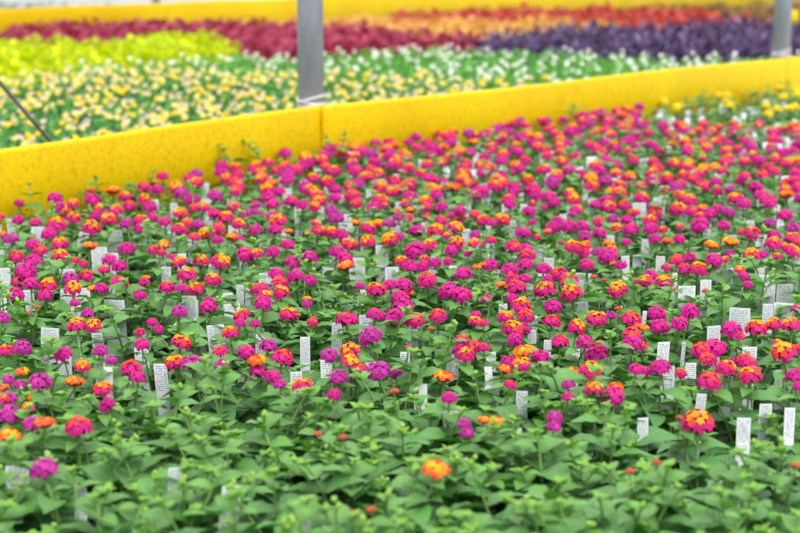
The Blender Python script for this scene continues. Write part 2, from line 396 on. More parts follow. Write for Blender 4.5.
D = "20,95,75,O 60,105,50,M 110,88,78,O 150,15,60,M 245,50,70,M 262,100,40,M 265,8,40,O 320,28,40,M 370,5,70,M 483,42,70,O 465,62,45,P 385,95,60,M 362,130,75,M 438,120,80,M 510,122,72,M 528,170,68,P 598,158,72,M 597,100,65,C 645,30,80,O 720,20,70,C 665,85,60,P 770,55,60,O 735,90,60,M 680,135,70,O 735,110,60,Y 755,138,78,M 215,155,80,M 165,225,85,C 230,240,80,M 237,265,80,C 340,148,30,O 285,175,35,O 410,215,60,M 465,225,85,O 527,220,65,O 525,255,65,C 645,208,65,Y 655,245,75,O 640,270,100,M 590,250,60,P 535,310,75,M 50,318,85,M 225,313,80,M 150,338,85,M 318,335,78,M 670,305,45,Y 705,315,60,M 735,200,50,M 395,360,90,C 445,390,92,C 340,390,65,M 105,410,60,Y 160,385,80,C 180,428,95,C 225,380,60,M 325,440,105,O 458,457,110,O 165,480,70,M 215,495,60,O 35,480,60,M 690,435,95,O 790,400,40,C 570,370,40,B 625,385,30,B 575,15,60,M 55,190,55,C 5,205,30,C 10,310,35,Y"
E = "190,38,90,O 70,25,60,M 75,55,75,C 52,97,75,O 58,135,75,M 255,48,65,C 310,35,60,O 345,60,70,M 385,35,60,M 443,52,68,P 300,70,50,O 520,10,70,M 650,12,60,M 725,70,80,M 765,128,70,P 760,182,75,O 790,200,40,C 758,245,85,O 668,208,85,O 560,160,90,C 510,150,45,C 720,218,40,O 560,265,85,O 610,265,60,M 685,270,50,O 135,193,60,Y 118,137,45,O 195,185,60,M 75,185,65,M 200,122,40,O 300,118,95,M 420,118,65,M 357,213,75,Y 452,198,85,Y 370,290,88,M 425,285,30,O 185,290,75,C 250,275,65,M 225,332,70,C 292,335,88,O 55,365,70,M 30,395,80,O 125,400,95,O 500,338,60,O 520,370,60,M 175,435,30,B 325,440,30,B 450,255,50,P 130,325,50,C 670,165,65,M 650,105,60,P 540,410,40,M"
F_ = "10,75,75,P 385,115,95,O 465,115,95,O 435,55,70,P 375,3,50,M 30,240,80,O 110,222,95,P 315,255,95,M 500,240,80,P 555,285,55,P 410,312,80,O 372,392,100,Y 110,340,75,Y 655,330,110,C 690,370,80,M 710,205,75,M 700,148,50,C 200,395,115,P 95,408,65,P 40,380,55,P 515,432,100,O 15,420,55,Y 40,475,85,P 10,480,60,O 155,470,65,Y 185,20,35,B 145,50,35,B 760,95,35,M 790,130,30,M 540,495,50,M"
G = "95,45,80,P 245,25,90,M 410,65,85,O 475,105,35,M 515,3,90,M 350,150,85,O 105,200,100,O 300,240,75,C 430,245,90,M 540,218,95,P 485,285,100,Y 610,275,110,C 490,345,90,M 565,365,80,M 75,300,100,O 165,305,110,P 645,60,90,O 690,60,35,B 770,75,35,B 760,98,50,C 400,100,60,M 310,310,80,P 710,415,105,O 600,405,60,P 735,5,50,P"
H = "133,85,105,C 275,62,90,M 375,75,110,M 415,15,110,M 475,90,95,C 590,68,90,C 550,128,38,B 255,165,115,P 225,195,60,P 45,262,90,P 150,240,100,O 150,290,90,O 200,335,85,C 290,340,120,P 380,345,75,P 95,375,100,P 710,190,80,C 775,215,80,C 730,260,90,O 700,240,80,M 775,95,70,O 620,365,105,Y 70,452,70,M 370,440,60,B 440,220,35,B 645,472,80,M 780,60,50,M"
I_ = "205,22,100,O 228,70,90,C 127,70,80,O 15,100,55,C 165,135,110,O 210,130,85,M 175,185,80,M 20,220,60,C 360,95,90,C 365,20,85,M 485,120,90,O 580,85,105,O 655,65,60,P 692,28,45,B 755,80,100,C 785,115,60,Y 760,160,100,C 765,205,100,M 400,195,90,C 525,198,90,M 600,220,80,C 580,260,110,M 220,240,110,Y 300,272,95,M 140,295,80,M 205,310,100,O 125,330,80,Y 555,340,115,O 470,335,50,Y 570,428,95,O 660,465,120,M 675,420,90,Y 780,330,75,M 150,405,60,C 440,405,45,P 440,470,60,M"
J = "85,55,95,M 97,120,100,M 20,120,55,Y 250,45,95,M 195,105,90,M 460,135,105,M 497,165,50,C 580,130,110,O 670,110,90,O 755,110,95,O 785,30,60,M 305,235,100,C 375,225,110,M 340,280,90,C 102,325,110,M 15,345,80,M 205,350,30,C 345,390,120,C 430,330,110,O 465,300,70,P 530,300,110,C 550,365,115,O 718,245,120,O 690,205,60,O 775,365,95,M 10,210,35,C 795,225,30,C 795,415,40,M"
obs = []
for s, ox, oy in ((A, 0, 200), (B, 160, 200), (C_, 320, 200), (D, 480, 200), (E, 640, 200), (F_, 0, 300), (G, 160, 300), (H, 320, 300), (I_, 480, 300), (J, 640, 300)):
    for q in s.split():
        x, y, w, k = q.split(','); obs.append((ox + int(x) / 5, oy + int(y) / 5, int(w) / 5, k))
obs += [(44, 419, 22, 'Y'), (32, 421, 20, 'P'), (78, 424, 27, 'C'), (10, 432, 24, 'Y'), (44, 466, 28, 'P'), (106, 403, 14, 'M'), (28, 404, 14, 'O'), (10, 412, 25, 'P'),
        (484, 416, 11, 'Y'), (496, 416, 11, 'Y'), (436, 465, 28, 'Y'), (464, 420, 14, 'P'), (467, 429, 10, 'P'), (353, 509, 11, 'B'), (371, 505, 8, 'B'), (318, 430, 9, 'B'), (343, 433, 9, 'B'),
        (698, 419, 31, 'O'), (680, 414, 10, 'B'), (555, 414, 17, 'P'), (554, 423, 14, 'P'), (657, 458, 9, 'B'), (630, 467, 9, 'B'), (796, 461, 11, 'B')]
for x, y in ((664,101),(676,107),(681,105),(700,102),(708,96),(718,95),(727,95),(726,101),(730,105),(734,87),(752,90),(766,90),(779,87),(796,89),(798,94),(766,105),(777,108),(768,113),(795,106),(789,108),(783,96),(744,92)):
    obs.append((x, y, 10, 'L'))
obs += [(121,163,11,'P'),(136,162,15,'O'),(147,157,12,'M'),(155,168,15,'O'),(108,179,14,'O'),(125,176,22,'M'),(90,188,17,'P'),(62,189,12,'M'),(13,183,11,'M'),(4,176,12,'M'),(3,187,10,'O'),(50,189,14,'O'),(152,181,10,'Y'),(125,195,14,'O'),
        (312,146,10,'M'),(298,149,14,'M'),(285,152,14,'M'),(306,156,16,'O'),(338,145,12,'O'),(354,147,14,'O'),(342,153,13,'O'),(355,155,12,'O')]

# the yellow sheet boards: a line of points on their top edge
BZ = .415
def bpt(px, py): p = unproj(px, py, BZ); return np.array([p[0], p[1]])
NB = [bpt(-40, 153.5), bpt(321, 106.5), bpt(785, 57.5), bpt(900, 44.5)]
b0 = bpt(0, 10); b1 = bpt(165, 2.5); dirb = (b1 - b0) / np.linalg.norm(b1 - b0)
dn = NB[2] - NB[1]; dn /= np.linalg.norm(dn); dirb = (dn + dirb); dirb /= np.linalg.norm(dirb)
def board_side(x, y):
    """signed distance behind the near board (positive = far side)"""
    best = None
    for a, b in zip(NB[:-1], NB[1:]):
        d = b - a; L = np.linalg.norm(d); d = d / L; n = np.array([-d[1], d[0]])
        t = (np.array([x, y]) - a) @ d; s = (np.array([x, y]) - a) @ n
        e = 0 if 0 <= t <= L else min(abs(t), abs(t - L))
        if best is None or e < best[0]: best = (e, s)
    return best[1]

# random heads further back (y < 200) kept apart from each other
hw = [(unproj(x, y, .298)[0], unproj(x, y, .298)[1], k) for x, y, w, k in obs]
extra = []
rs = random.Random(3)
grid = np.array([(a, b) for a, b, _ in hw])
tries = 0
while tries < 9000:
    tries += 1
    px = rs.uniform(-8, 808); py = rs.uniform(82, 200)
    if rs.random() > ((245 / (py + 45)) ** 3) / 7.3: continue
    x, y, _ = unproj(px, py, .298)
    if board_side(x, y) > -.05: continue
    if py < 122 - (px < 640) * 60 and px > 640: continue          # the yellow lantanas' corner
    if np.min((grid[:, 0] - x) ** 2 + (grid[:, 1] - y) ** 2) < .053 ** 2: continue
    if px < 75 and py < 196: continue
    grid = np.vstack([grid, (x, y)])
    k = rs.choices('MPCOY', (26, 6, 20, 42, 6))[0]
    extra.append((px, py, 0, k))
allheads = [(x, y, w, k, 1) for x, y, w, k in obs] + [(x, y, rs.uniform(.031, .040) * F / (unproj(x, y)[1] * CP), k, 0) for x, y, w, k in extra]

# tags seen in the photograph: centre x, top y, width in pixels, b = blank white
TAGS = "12,219,13 38,227,13 85,232,12 99,247,16 115,230,15 140,235,13 67,269,15 5,268,10 3,288,6 68,290,16 83,288,14 28,290,10 171,232,9 198,244,14 166,267,10 264,243,10 240,285,8 249,287,7 228,293,10 189,296,15 298,207,7 382,245,13 357,258,16 328,268,12 392,267,14 432,270,10 452,266,10 466,278,10 346,223,12 363,290,8 478,248,6 538,249,8 494,270,12 530,285,8 549,258,10 514,220,8 485,254,10 610,231,8 513,256,8 675,273,5 725,268,18 760,268,10 766,275,18 687,286,18 770,284,11 785,284,16 706,280,12 714,218,7 777,205,6 645,239,7 50,328,20 97,333,11 114,300,22 76,305,10 64,351,15b 108,367,9b 158,364,10 141,348,15 100,362,11 20,320,5 232,304,16 215,325,18 261,334,13 163,364,8 296,372,12 193,300,10 305,337,10 200,318,12 337,323,11 366,315,14 326,360,12 405,352,10 456,354,9 453,363,12 423,384,9b 412,329,12 418,394,8 503,304,9 580,302,17 533,316,9 548,356,12 570,371,13 607,358,10 576,349,8 491,352,10 488,367,8b 522,391,12 532,330,9 548,340,8 492,386,15 740,308,21 784,303,20 714,326,15 664,342,13 750,347,15 668,366,14 691,363,11 727,376,12 779,370,8 702,394,10 768,304,10 645,311,4 684,342,4 744,418,14 766,404,13 743,443,12 643,418,12 790,408,11 17,466,24 232,486,20 175,468,14 80,485,12 304,514,12 451,411,16 516,428,12 323,157,7b".split()

# ------------------------------------------------------------------ the bed of lantanas: pots in staggered rows
SPX, SPY = .124, .112
plants = []
row = 0; y = 1.50
while y < 9.2:
    half = y * .25 + .10
    n = int(half / SPX) + 2
    for i in range(-n, n + 1):
        x = (i + (.5 if row % 2 else 0)) * SPX + random.uniform(-.008, .008); yy = y + random.uniform(-.008, .008)
        if board_side(x, yy) > -.085: continue
        px, py = proj(x, yy, .27)
        if px < -.045 * F / yy or px > 800 + .045 * F / yy: continue
        plants.append(dict(x=x, y=yy, row=row, heads=[], tips=[], tags=[], px=px, py=py))
    row += 1; y += SPY
PX = np.array([(p['x'], p['y']) for p in plants])
for hx, hy, w, k, measured in allheads:
    z = random.uniform(.282, .304) if k != 'B' else random.uniform(.285, .3)
    X, Y, _ = unproj(hx, hy, z)
    size = w * Y * CP / F
    if board_side(X, Y) > -.02: continue
    d = (PX[:, 0] - X) ** 2 + (PX[:, 1] - Y) ** 2; i = int(np.argmin(d + np.array([.0008 * len(p['heads']) for p in plants])))
    if d[i] > .16 ** 2: continue
    s = np.clip(size / .031, .55, 1.3) if k != 'B' else np.clip(size / .017, .7, 1.3)
    plants[i]['heads'].append((X - plants[i]['x'], Y - plants[i]['y'], z, k, s, hx, hy))
for q in TAGS:
    bl = q.endswith('b'); tx, ty, tw = [float(v) for v in q.rstrip('b').split(',')]
    z = random.uniform(.262, .280) if not bl else .28
    X, Y, _ = unproj(tx, ty, z); d = (PX[:, 0] - X) ** 2 + (PX[:, 1] - Y) ** 2; i = int(np.argmin(d))
    dx, dy = X - plants[i]['x'], Y - plants[i]['y']; r = math.hypot(dx, dy)
    if r > .12: continue
    plants[i]['tags'].append((dx, dy, z, tw * Y / F, bl))
for p in plants:
    fl = any(h[3] == 'L' for h in p['heads']); p['yellow'] = fl
    if not p['tags'] and random.random() < (.85 if p['y'] > 3.0 else .5):
        w = random.choice((.018, .018, .022, .032)); top = random.uniform(.255, .282) if p['y'] > 3.0 else random.uniform(.19, .235)
        p['tags'].append((random.uniform(-.03, .03), random.uniform(-.035, .02), top, w, False))
    near = p['y'] < 2.08
    gap = (640 < p['px'] < 830 and 325 < p['py'] < 455) 
    nh = len([h for h in p['heads'] if h[3] != 'B'])
    nt = max(3, 7 - nh) if near else max(2, 5 - nh)
    if gap: nt = 3
    elif not near and p['y'] < 2.30: nt += 1
    for _ in range(nt):
        a = random.uniform(0, 6.283); r = .075 * math.sqrt(random.random())
        zt = random.uniform(.24, .30) if near else random.choice((random.uniform(.19, .235), random.uniform(.21, .26), random.uniform(.25, .305)))
        if not near and not gap and random.random() < .07: zt = random.uniform(.305, .33)
        if gap: zt = random.uniform(.19, .25)
        p['tips'].append((r * math.cos(a), r * math.sin(a), zt))

# tall sprigs that stand up in front of the board
for qx, qy, z in ((186,143,.345),(200,139,.35),(212,141,.355),(249,145,.34),(325,136,.34),(345,133,.35),(95,177,.325),(574,107,.34),(243,141,.345)):
    X, Y, _ = unproj(qx, qy, z); i = int(np.argmin((PX[:, 0] - X) ** 2 + (PX[:, 1] - Y) ** 2)); q = plants[i]
    if math.hypot(X - q['x'], Y - q['y']) < .2: q['tips'].append((X - q['x'], Y - q['y'], z))
    else: print('no plant for sprig', qx, qy)
ONES = 'zeroth first second third fourth fifth sixth seventh eighth ninth tenth eleventh twelfth thirteenth fourteenth fifteenth sixteenth seventeenth eighteenth nineteenth'.split()
def ordn(n):
    if n < 20: return ONES[n]
    t = ['', '', 'twent', 'thirt', 'fort', 'fift', 'sixt', 'sevent', 'eight', 'ninet'][n // 10]
    return t + 'ieth' if n % 10 == 0 else t + 'y-' + ONES[n % 10]
NUM = ['no', 'one', 'two', 'three', 'four', 'five', 'six', 'seven', 'eight', 'nine']
KW = {'M': 'magenta', 'P': 'purple-pink', 'C': 'coral-pink', 'O': 'orange-topped', 'Y': 'orange', 'L': 'yellow', 'B': 'budded'}
def plant_look(p):
    cnt = {}
    for h in p['heads']: cnt[h[3]] = cnt.get(h[3], 0) + 1
    big = sorted([k for k in cnt if k != 'B'], key=lambda k: -cnt[k])
    if not big: return 'flowerless leafy lantana with yellow-green tips'
    t = sum(cnt[k] for k in big)
    if len(big) == 1: return 'lantana with %s %s head%s' % (NUM[min(t, 9)], KW[big[0]], '' if t == 1 else 's')
    return 'lantana with %s heads, %s and %s' % (NUM[min(t, 9)], KW[big[0]], KW[big[1]])

rows = {}
for p in plants: rows.setdefault(p['row'], []).append(p)
for r in rows.values():
    r.sort(key=lambda p: p['x'])
    for i, p in enumerate(r): p['col'] = i + 1
ind = [p for p in plants if not p['yellow']]
ind.sort(key=lambda p: p['y']); single = ind[:300]; rest = ind[300:]
def build_foliage(p):
    lod = 0 if p['y'] < 3.1 else 1
    hh = [(h[0], h[1], h[2] - .012) for h in p['heads']]
    return lantana_foliage(hh, p['tips'], lod, .92)
def tag_parts(p):
    out = []
    for dx, dy, z, w, bl in p['tags']:
        h = z - .085; lim = .042; r = math.hypot(dx, dy); k = min(1, lim / max(r, 1e-6))
        out.append((dx, dy, z, w, bl, h, dx * k, dy * k))
    return out
def tag_obj_mb(t):
    dx, dy, z, w, bl, h, fx, fy = t
    m = tag_mb(w, h); a = random.uniform(-.35, .35)
    v = m.v[0].copy(); ca, sa = math.cos(a), math.sin(a)
    x = v[:, 0] * ca - v[:, 1] * sa; y = v[:, 0] * sa + v[:, 1] * ca; q = v[:, 2] / h
    m.v[0] = np.stack([x + fx + (dx - fx) * q, y + fy + (dy - fy) * q, v[:, 2] * 1.0 + .085], 1)
    return m
for p in single + [p for p in plants if p['yellow']]:
    yl = p['yellow']
    root = link('potted_lantana', None, loc=(p['x'], p['y'], 0)); root.empty_display_size = .05
    place = '%s row from the front, %s from left' % (ordn(p['row'] + 1), ordn(p['col']))
    look = plant_look(p)
    lab = 'potted ' + look + ', ' + place if not look.startswith('flowerless') else look + ', ' + place
    tag(root, lab, 'flowering plant', 'yellow lantanas by the yellow board' if yl else 'potted lantanas in the front bed')
    link('pot', POT, root, rot=(0, 0, random.uniform(0, 6)))
    link('foliage', build_foliage(p).mesh('foliage', [M_LEAF]), root)
    for t in tag_parts(p):
        o = link('plant_tag', tag_obj_mb(t).mesh('plant_tag', [M_TAGB if t[4] else M_TAG], False), root)
        if t[4]: o['label'] = 'blank bright white tag'
    for h in p['heads']:
        k = h[3]; o = link('flower_bud' if k == 'B' else 'flower_head', random.choice(HEADS[k]), root, (h[0], h[1], h[2] - .006),
                 (random.uniform(-.25, .25), random.uniform(-.25, .25), random.uniform(0, 6.28)), (h[4],) * 3)
        o['label'] = {'B': 'closed russet bud cluster'}.get(k, KW[k] + ' flower head')
# all the lantanas further back than the nearest 300
mb = MB()
for p in rest:
    off = (p['x'], p['y'], 0)
    mb.merge(build_foliage(p), off); mb.merge(POT_MB, off, {0: 1, 1: 2})
    for t in tag_parts(p): mb.merge(tag_obj_mb(t), off, {0: 4 if t[4] else 3})
    for h in p['heads']:
        src = random.choice(HEAD_MB[h[3]]); a = random.uniform(0, 6.28); s = h[4]
        tmp = MB(); tmp.merge(src)
        R = np.array([[math.cos(a), -math.sin(a), 0], [math.sin(a), math.cos(a), 0], [0, 0, 1]]) * s
        tmp.v = [v @ R.T for v in tmp.v]
        mb.merge(tmp, (p['x'] + h[0], p['y'] + h[1], h[2] - .006), {0: 5})
if rest:
    o = link('lantana_plants', mb.mesh('lantana_plants', [M_LEAF, M_POT, M_SOIL, M_TAG, M_TAGB, M_PETAL]))
    tag(o, 'mass of pink and orange lantanas at the back of the bed before the yellow board', 'flowering plants', None, 'stuff')
print('lantanas', len(plants), 'heads', len(allheads), 'yellow', sum(p['yellow'] for p in plants))

# ------------------------------------------------------------------ crops beyond the board
def poly(pts): return [unproj(x, y, .27)[:2] for x, y in pts]
def inside(P, x, y):
    c = False; n = len(P); j = n - 1
    for i in range(n):
        xi, yi = P[i]; xj, yj = P[j]
        if (yi > y) != (yj > y) and x < (xj - xi) * (y - yi) / (yj - yi) + xi: c = not c
        j = i
    return c
LIME = poly([(-60, 34), (0, 36), (80, 40), (110, 38), (135, 33), (165, 31), (215, 34), (240, 47), (200, 54), (150, 56), (90, 60), (40, 68), (0, 76), (-60, 84)])
BURG = poly([(-60, 29), (0, 30), (50, 27), (100, 22), (135, 19), (200, 22), (320, 25), (400, 30), (465, 36), (475, 41), (440, 43), (340, 48), (270, 52), (245, 49), (240, 47), (215, 34), (165, 31), (135, 33), (110, 38), (80, 40), (0, 36), (-60, 34)])
PURP = poly([(470, 38), (520, 34), (600, 30), (700, 25), (860, 22), (860, 50), (700, 53), (640, 51), (560, 47), (475, 46), (440, 43)])
ORAN = poly([(235, 19), (330, 17), (360, 15), (400, 16), (500, 18), (560, 16), (615, 22), (612, 28), (560, 33), (480, 38), (465, 36), (400, 30), (320, 25), (240, 22)])
REDD = poly([(385, 13), (480, 9), (560, 8), (640, 7), (700, 10), (765, 18), (760, 23), (700, 25), (600, 30), (612, 28), (615, 22), (560, 16), (500, 18), (400, 16)])
BRON = poly([(560, 7), (600, 4), (700, 1), (860, -4), (860, 21), (765, 21), (765, 18), (700, 10), (640, 7)])
L1x = [-60, 0, 60, 115, 270, 400, 530, 650, 900]; L1y = [72, 74, 66, 65, 68, 72, 78, 87, 105]

def crop_clump(n, size, cols, H, R, T=LEAF_CROP, pit=(.0, 1.1), dome=.35, z0=.06, seed=0, potted=True):
    """a leafy mound n leaves, height H, radius R"""
    st = random.getstate(); random.seed(seed); mb = MB(); pos = []; az = []; pt = []; sz = []; cs = []
    for i in range(n):
        a = i * 2.39996 + random.uniform(-.4, .4); q = math.sqrt((i + .5) / n); r = q * R
        top = H * (1 - dome * q * q); z = top * random.uniform(.55, .97) if random.random() < .7 else random.uniform(z0, top * .7)
        pos.append((r * math.cos(a) * .8, r * math.sin(a) * .8, z)); az.append(a + random.uniform(-.7, .7))
        pt.append(pit[0] + (pit[1] - pit[0]) * random.random() * (1.2 - q * .6)); sz.append(size * random.uniform(.7, 1.25))
        c = np.array(cols[random.randrange(len(cols))]) * random.uniform(.8, 1.2); cs.append(np.clip(c, 0, 1))
    add_leaves(mb, T, pos, az, pt, sz, cs)
    for i in range(6):
        a = i * 1.05; mb.tube([(0, 0, .03), (R * .3 * math.cos(a), R * .3 * math.sin(a), H * .5), (R * .6 * math.cos(a), R * .6 * math.sin(a), H * .8)], .003, np.array(cols[0]) * .8, 4)
    if potted: mb.merge(POT_MB, (0, 0, 0), {0: 1, 1: 2})
    random.setstate(st)
    return mb
def hx(*a): return [lin(h) for h in a]
def crop_meshes(name, k, **kw):
    return [crop_clump(seed=i + 31, **kw).mesh(name, [M_CROP, M_POT, M_SOIL]) for i in range(k)]
# long bed axes follow the board
AX = dn; AY = np.array([-dn[1], dn[0]])
ORG = NB[1]
FARN = np.array([-dirb[1], dirb[0]])
TAKEN = []
def lattice(sp, test, jit=.15):
    """staggered rows parallel to the board; returns (x, y, row, place in row)"""
    out = []
    for r in range(0, int(16 / sp)):
        s = .12 + r * sp; k = []
        for i in range(-int(16 / sp), int(22 / sp)):
            t = (i + (.5 if r % 2 else 0)) * sp
            p = ORG + AX * t + AY * s + np.array([random.uniform(-jit, jit), random.uniform(-jit, jit)]) * sp
            if p[1] < 2: continue
            px, py = proj(p[0], p[1], .25)
            m = sp * .5 * F / p[1]
            if px < -m or px > 800 + m or py < -3: continue
            if (p - b0) @ FARN > -.17: continue
            if test(p[0], p[1], px, py):
                if TAKEN and np.min(((np.array(TAKEN) - p) ** 2).sum(1)) < .135 ** 2: continue
                k.append(p)
        k.sort(key=lambda p: p[0])
        for j, p in enumerate(k): out.append((p[0], p[1], r, j + 1))
    TAKEN.extend([np.array(o[:2]) for o in out])
    rr = sorted({o[2] for o in out}); mp = {r: i + 1 for i, r in enumerate(rr)}
    return [(x, y, mp[r], j) for x, y, r, j in out]

def viola_zone(x, y, px, py):
    if board_side(x, y) < .10: return False
    for Z in (LIME, BURG, PURP, ORAN, REDD, BRON):
        if inside(Z, x, y): return False
    qx, qy = proj(x, y, .27)
    lim = np.interp(qx, [-60, 0, 80, 150, 240, 270, 340, 440, 475, 560, 640, 700, 860], [82, 76, 60, 56, 48, 52, 48, 43, 46, 47, 51, 53, 50])
    return qy > lim - .5
def is_yellow(x, y):
    qx, qy = proj(x, y, .27); return qy > np.interp(qx, L1x, L1y) + random.uniform(-2.5, 2.5)
vy = lattice(.155, lambda x, y, px, py: viola_zone(x, y, px, py))
yv = [v for v in vy if is_yellow(v[0], v[1])]; wv = [v for v in vy if v not in yv]
def renum(L):
    d = {}
    for x, y, r, j in L: d.setdefault(r, []).append((x, y))
    out = []
    for i, r in enumerate(sorted(d)):
        for j, (x, y) in enumerate(sorted(d[r])): out.append((x, y, i + 1, j + 1))
    return out
yv = renum(yv); wv = renum(wv)
print('violas', len(yv), len(wv))

def petal_disc(mb, c, a, b, n, rx, ry, col, ecol, k=8):
    ang = np.arange(k) * 2 * math.pi / k
    v = np.concatenate([[c], c + rx * np.cos(ang)[:, None] * a + ry * np.sin(ang)[:, None] * b - n * .0012])
    i = np.arange(k); mb.add(v, np.stack([np.zeros(k, int), 1 + i, 1 + (i + 1) % k], 1), np.concatenate([[col], np.tile(ecol, (k, 1))]))
def viola_flower(kind, seed):
    """five petals facing -Y and a little up, with a short stalk"""
    random.seed(seed); mb = MB(); e = random.uniform(.35, .9)
    n = np.array([0, -math.cos(e), math.sin(e)]); a = np.array([1., 0, 0]); b = np.cross(a, n); b = b if b[2] > 0 else -b
    if kind == 'pale': up, lo, ct = lin('e9d98a'), lin('f6e48a'), lin('f0c010')
    elif kind == 'purple': up, lo, ct = lin('a98ab8'), lin('f2e2a0'), lin('e8b818')
    elif kind == 'yellow': up, lo, ct = lin('f4cf2a'), lin('f6d838'), lin('f0a808')
    else: up, lo, ct = lin('f4f4f2'), lin('fafaf6'), lin('f0e8a0')
    up, lo, ct = np.array(up), np.array(lo), np.array(ct)
    for s in (-1, 1): petal_disc(mb, a * .0062 * s + b * .009 - n * .001, a, b, n, .0085, .0085, up * .9, up)
    for s in (-1, 1): petal_disc(mb, a * .0095 * s - b * .001 + n * .0004, a, b, n, .008, .0075, lo, lo)
    petal_disc(mb, -b * .0085 + n * .001, a, b, n, .0095, .008, ct, lo)
    petal_disc(mb, n * .002, a, b, n, .003, .003, ct * .8, ct, 6)
    mb.tube([(0, .012, -.05), (0, .008, -.01), (0, .001, 0)], .0012, G_STEM, 4)
    return mb
VF_MB = {k: [viola_flower(k, i * 3 + len(k)) for i in range(2)] for k in ('pale', 'purple', 'yellow', 'white')}
VF = {k: [m.mesh('flower', [M_PETAL]) for m in v] for k, v in VF_MB.items()}
GV = hx('4c8c48', '65a852', '80bc68', '589850')
GW = hx('62a846', '74ba54', '8cc868', '5ea04a')
VY_MB = [crop_clump(90, .034, GV, .25, .095, seed=i + 5, z0=.1, T=LEAF_CROP) for i in range(4)]
VW_MB = [crop_clump(90, .036, GW, .26, .095, seed=i + 15, z0=.1, T=LEAF_CROP) for i in range(4)]
VY = [m.mesh('viola', [M_CROP, M_POT, M_SOIL]) for m in VY_MB]
def vflowers(n, R=.075, H=.265):
    out = []
    for i in range(n):
        a = random.uniform(0, 6.28); r = R * math.sqrt((i + random.random()) / n)
        out.append((r * math.cos(a), r * math.sin(a), H + random.uniform(-.025, .02) - .03 * (r / R) ** 2, random.uniform(-1.0, 1.0)))
    return out
def vkind():
    return random.choices(('pale', 'purple', 'yellow'), (5, 4, 3))[0]
random.seed(21)
yv.sort(key=lambda v: v[1])
def with_flowers(base, kinds, n, mimap=True):
    mb = MB(); mb.merge(base); 
    for x, y, z, a in vflowers(n):
        src = random.choice(VF_MB[kinds()]); R = np.array([[math.cos(a), -math.sin(a), 0], [math.sin(a), math.cos(a), 0], [0, 0, 1]]) * random.uniform(.62, .9)
        t = MB(); t.merge(src); t.v = [v @ R.T for v in t.v]; mb.merge(t, (x, y, z), {0: 3})
    return mb
for i, (x, y, r, j) in enumerate(yv[:300]):
    o = link('potted_viola', random.choice(VY), None, (x, y, 0), (0, 0, random.uniform(0, 6.28)))
    nf = random.choice((2, 3, 3, 4))
    ks = []
    for fx, fy, fz, a in vflowers(nf):
        k = vkind(); ks.append(k); rz = o.rotation_euler.z
        link('flower', random.choice(VF[k]), o, (fx, fy, fz), (0, 0, a - rz), (random.uniform(.62, .92),) * 3)['label'] = {'pale': 'pale yellow flower', 'purple': 'cream flower with mauve upper petals', 'yellow': 'bright yellow flower'}[k]
    cw = {'pale': 'pale yellow', 'purple': 'mauve and cream', 'yellow': 'bright yellow'}[max(set(ks), key=ks.count)]
    tag(o, 'viola with mostly %s flowers, %s row behind yellow board, %s from left' % (cw, ordn(r), ordn(j)), 'flowering plant', 'yellow violas behind the yellow board')
if len(yv) > 300:
    pre = [with_flowers(random.choice(VY_MB), vkind, 3) for _ in range(8)]; mb = MB()
    for x, y, r, j in yv[300:]: mb.merge(random.choice(pre), (x, y, 0))
    o = link('viola_plants', mb.mesh('viola_plants', [M_CROP, M_POT, M_SOIL, M_PETAL])); tag(o, 'mass of small yellow violas at the far side of their bed', 'flowering plants', None, 'stuff')
preW = [with_flowers(VW_MB[i % 4], lambda: 'white', (0, 0, 1, 1, 3)[i % 5]) for i in range(10)]
VWm = [m.mesh('white_viola', [M_CROP, M_POT, M_SOIL, M_PETAL]) for m in preW]
wv.sort(key=lambda v: v[1])
for i, (x, y, r, j) in enumerate(wv[:300]):
    q = random.randrange(10); o = link('potted_white_viola', VWm[q], None, (x, y, 0))
    n = (0, 0, 1, 1, 3)[q % 5]
    tag(o, '%s, %s white-viola row behind yellow board, %s from left' % ('green viola clump without flowers' if n == 0 else 'green viola clump with %s white flower%s' % (NUM[n], '' if n == 1 else 's'), ordn(r), ordn(j)), 'flowering plant', 'white violas behind the yellow violas')
if len(wv) > 300:
    mb = MB()
    for x, y, r, j in wv[300:]: mb.merge(preW[random.randrange(10)], (x, y, 0))
    o = link('white_viola_plants', mb.mesh('white_viola_plants', [M_CROP, M_POT, M_SOIL, M_PETAL])); tag(o, 'mass of white violas and green leaves at the far side of their bed', 'flowering plants', None, 'stuff')

CROPS = [
 ('potted_lime_coleus', LIME, .21, dict(n=110, size=.055, cols=hx('c4d400', 'd4e000', 'a8c400', 'dce80c'), H=.275, R=.13), 'lime-green leafy plant', 'foliage plant', 'lime-green foliage plants at the left'),
 ('potted_burgundy_coleus', BURG, .25, dict(n=85, size=.075, cols=hx('a02848', 'b84462', '842040', 'c8627c', 'a83458'), H=.29, R=.15), 'burgundy-leaved coleus plant', 'foliage plant', 'burgundy coleus beyond the violas'),
 ('potted_purple_inchplant', PURP, .26, dict(n=85, size=.085, cols=hx('6a5288', '82709f', '4c3a66', '9684ac', '443050'), H=.31, R=.15, T=LEAF_BLADE, pit=(.3, 1.4)), 'dusky purple leafy plant', 'foliage plant', 'purple foliage plants beyond the white violas'),
 ('potted_amber_coleus', ORAN, .27, dict(n=80, size=.07, cols=hx('e6b648', 'ecc664', 'e2aa58', 'f0d27c', 'd89c5c'), H=.26, R=.16), 'amber-orange leafy coleus plant', 'foliage plant', 'amber coleus before the far yellow board'),
 ('potted_red_coleus', REDD, .28, dict(n=80, size=.08, cols=hx('bc4038', 'c8544a', 'a43630', 'd06c5c'), H=.28, R=.16), 'brick-red leafy coleus plant', 'foliage plant', 'red coleus behind the amber ones'),
 ('potted_bronze_coleus', BRON, .36, dict(n=80, size=.08, cols=hx('94643c', 'a87850', '7c6a34', 'a06848', '8a7a40'), H=.22, R=.19), 'bronze-brown leafy plant', 'foliage plant', 'bronze foliage plants at the far right'),
]
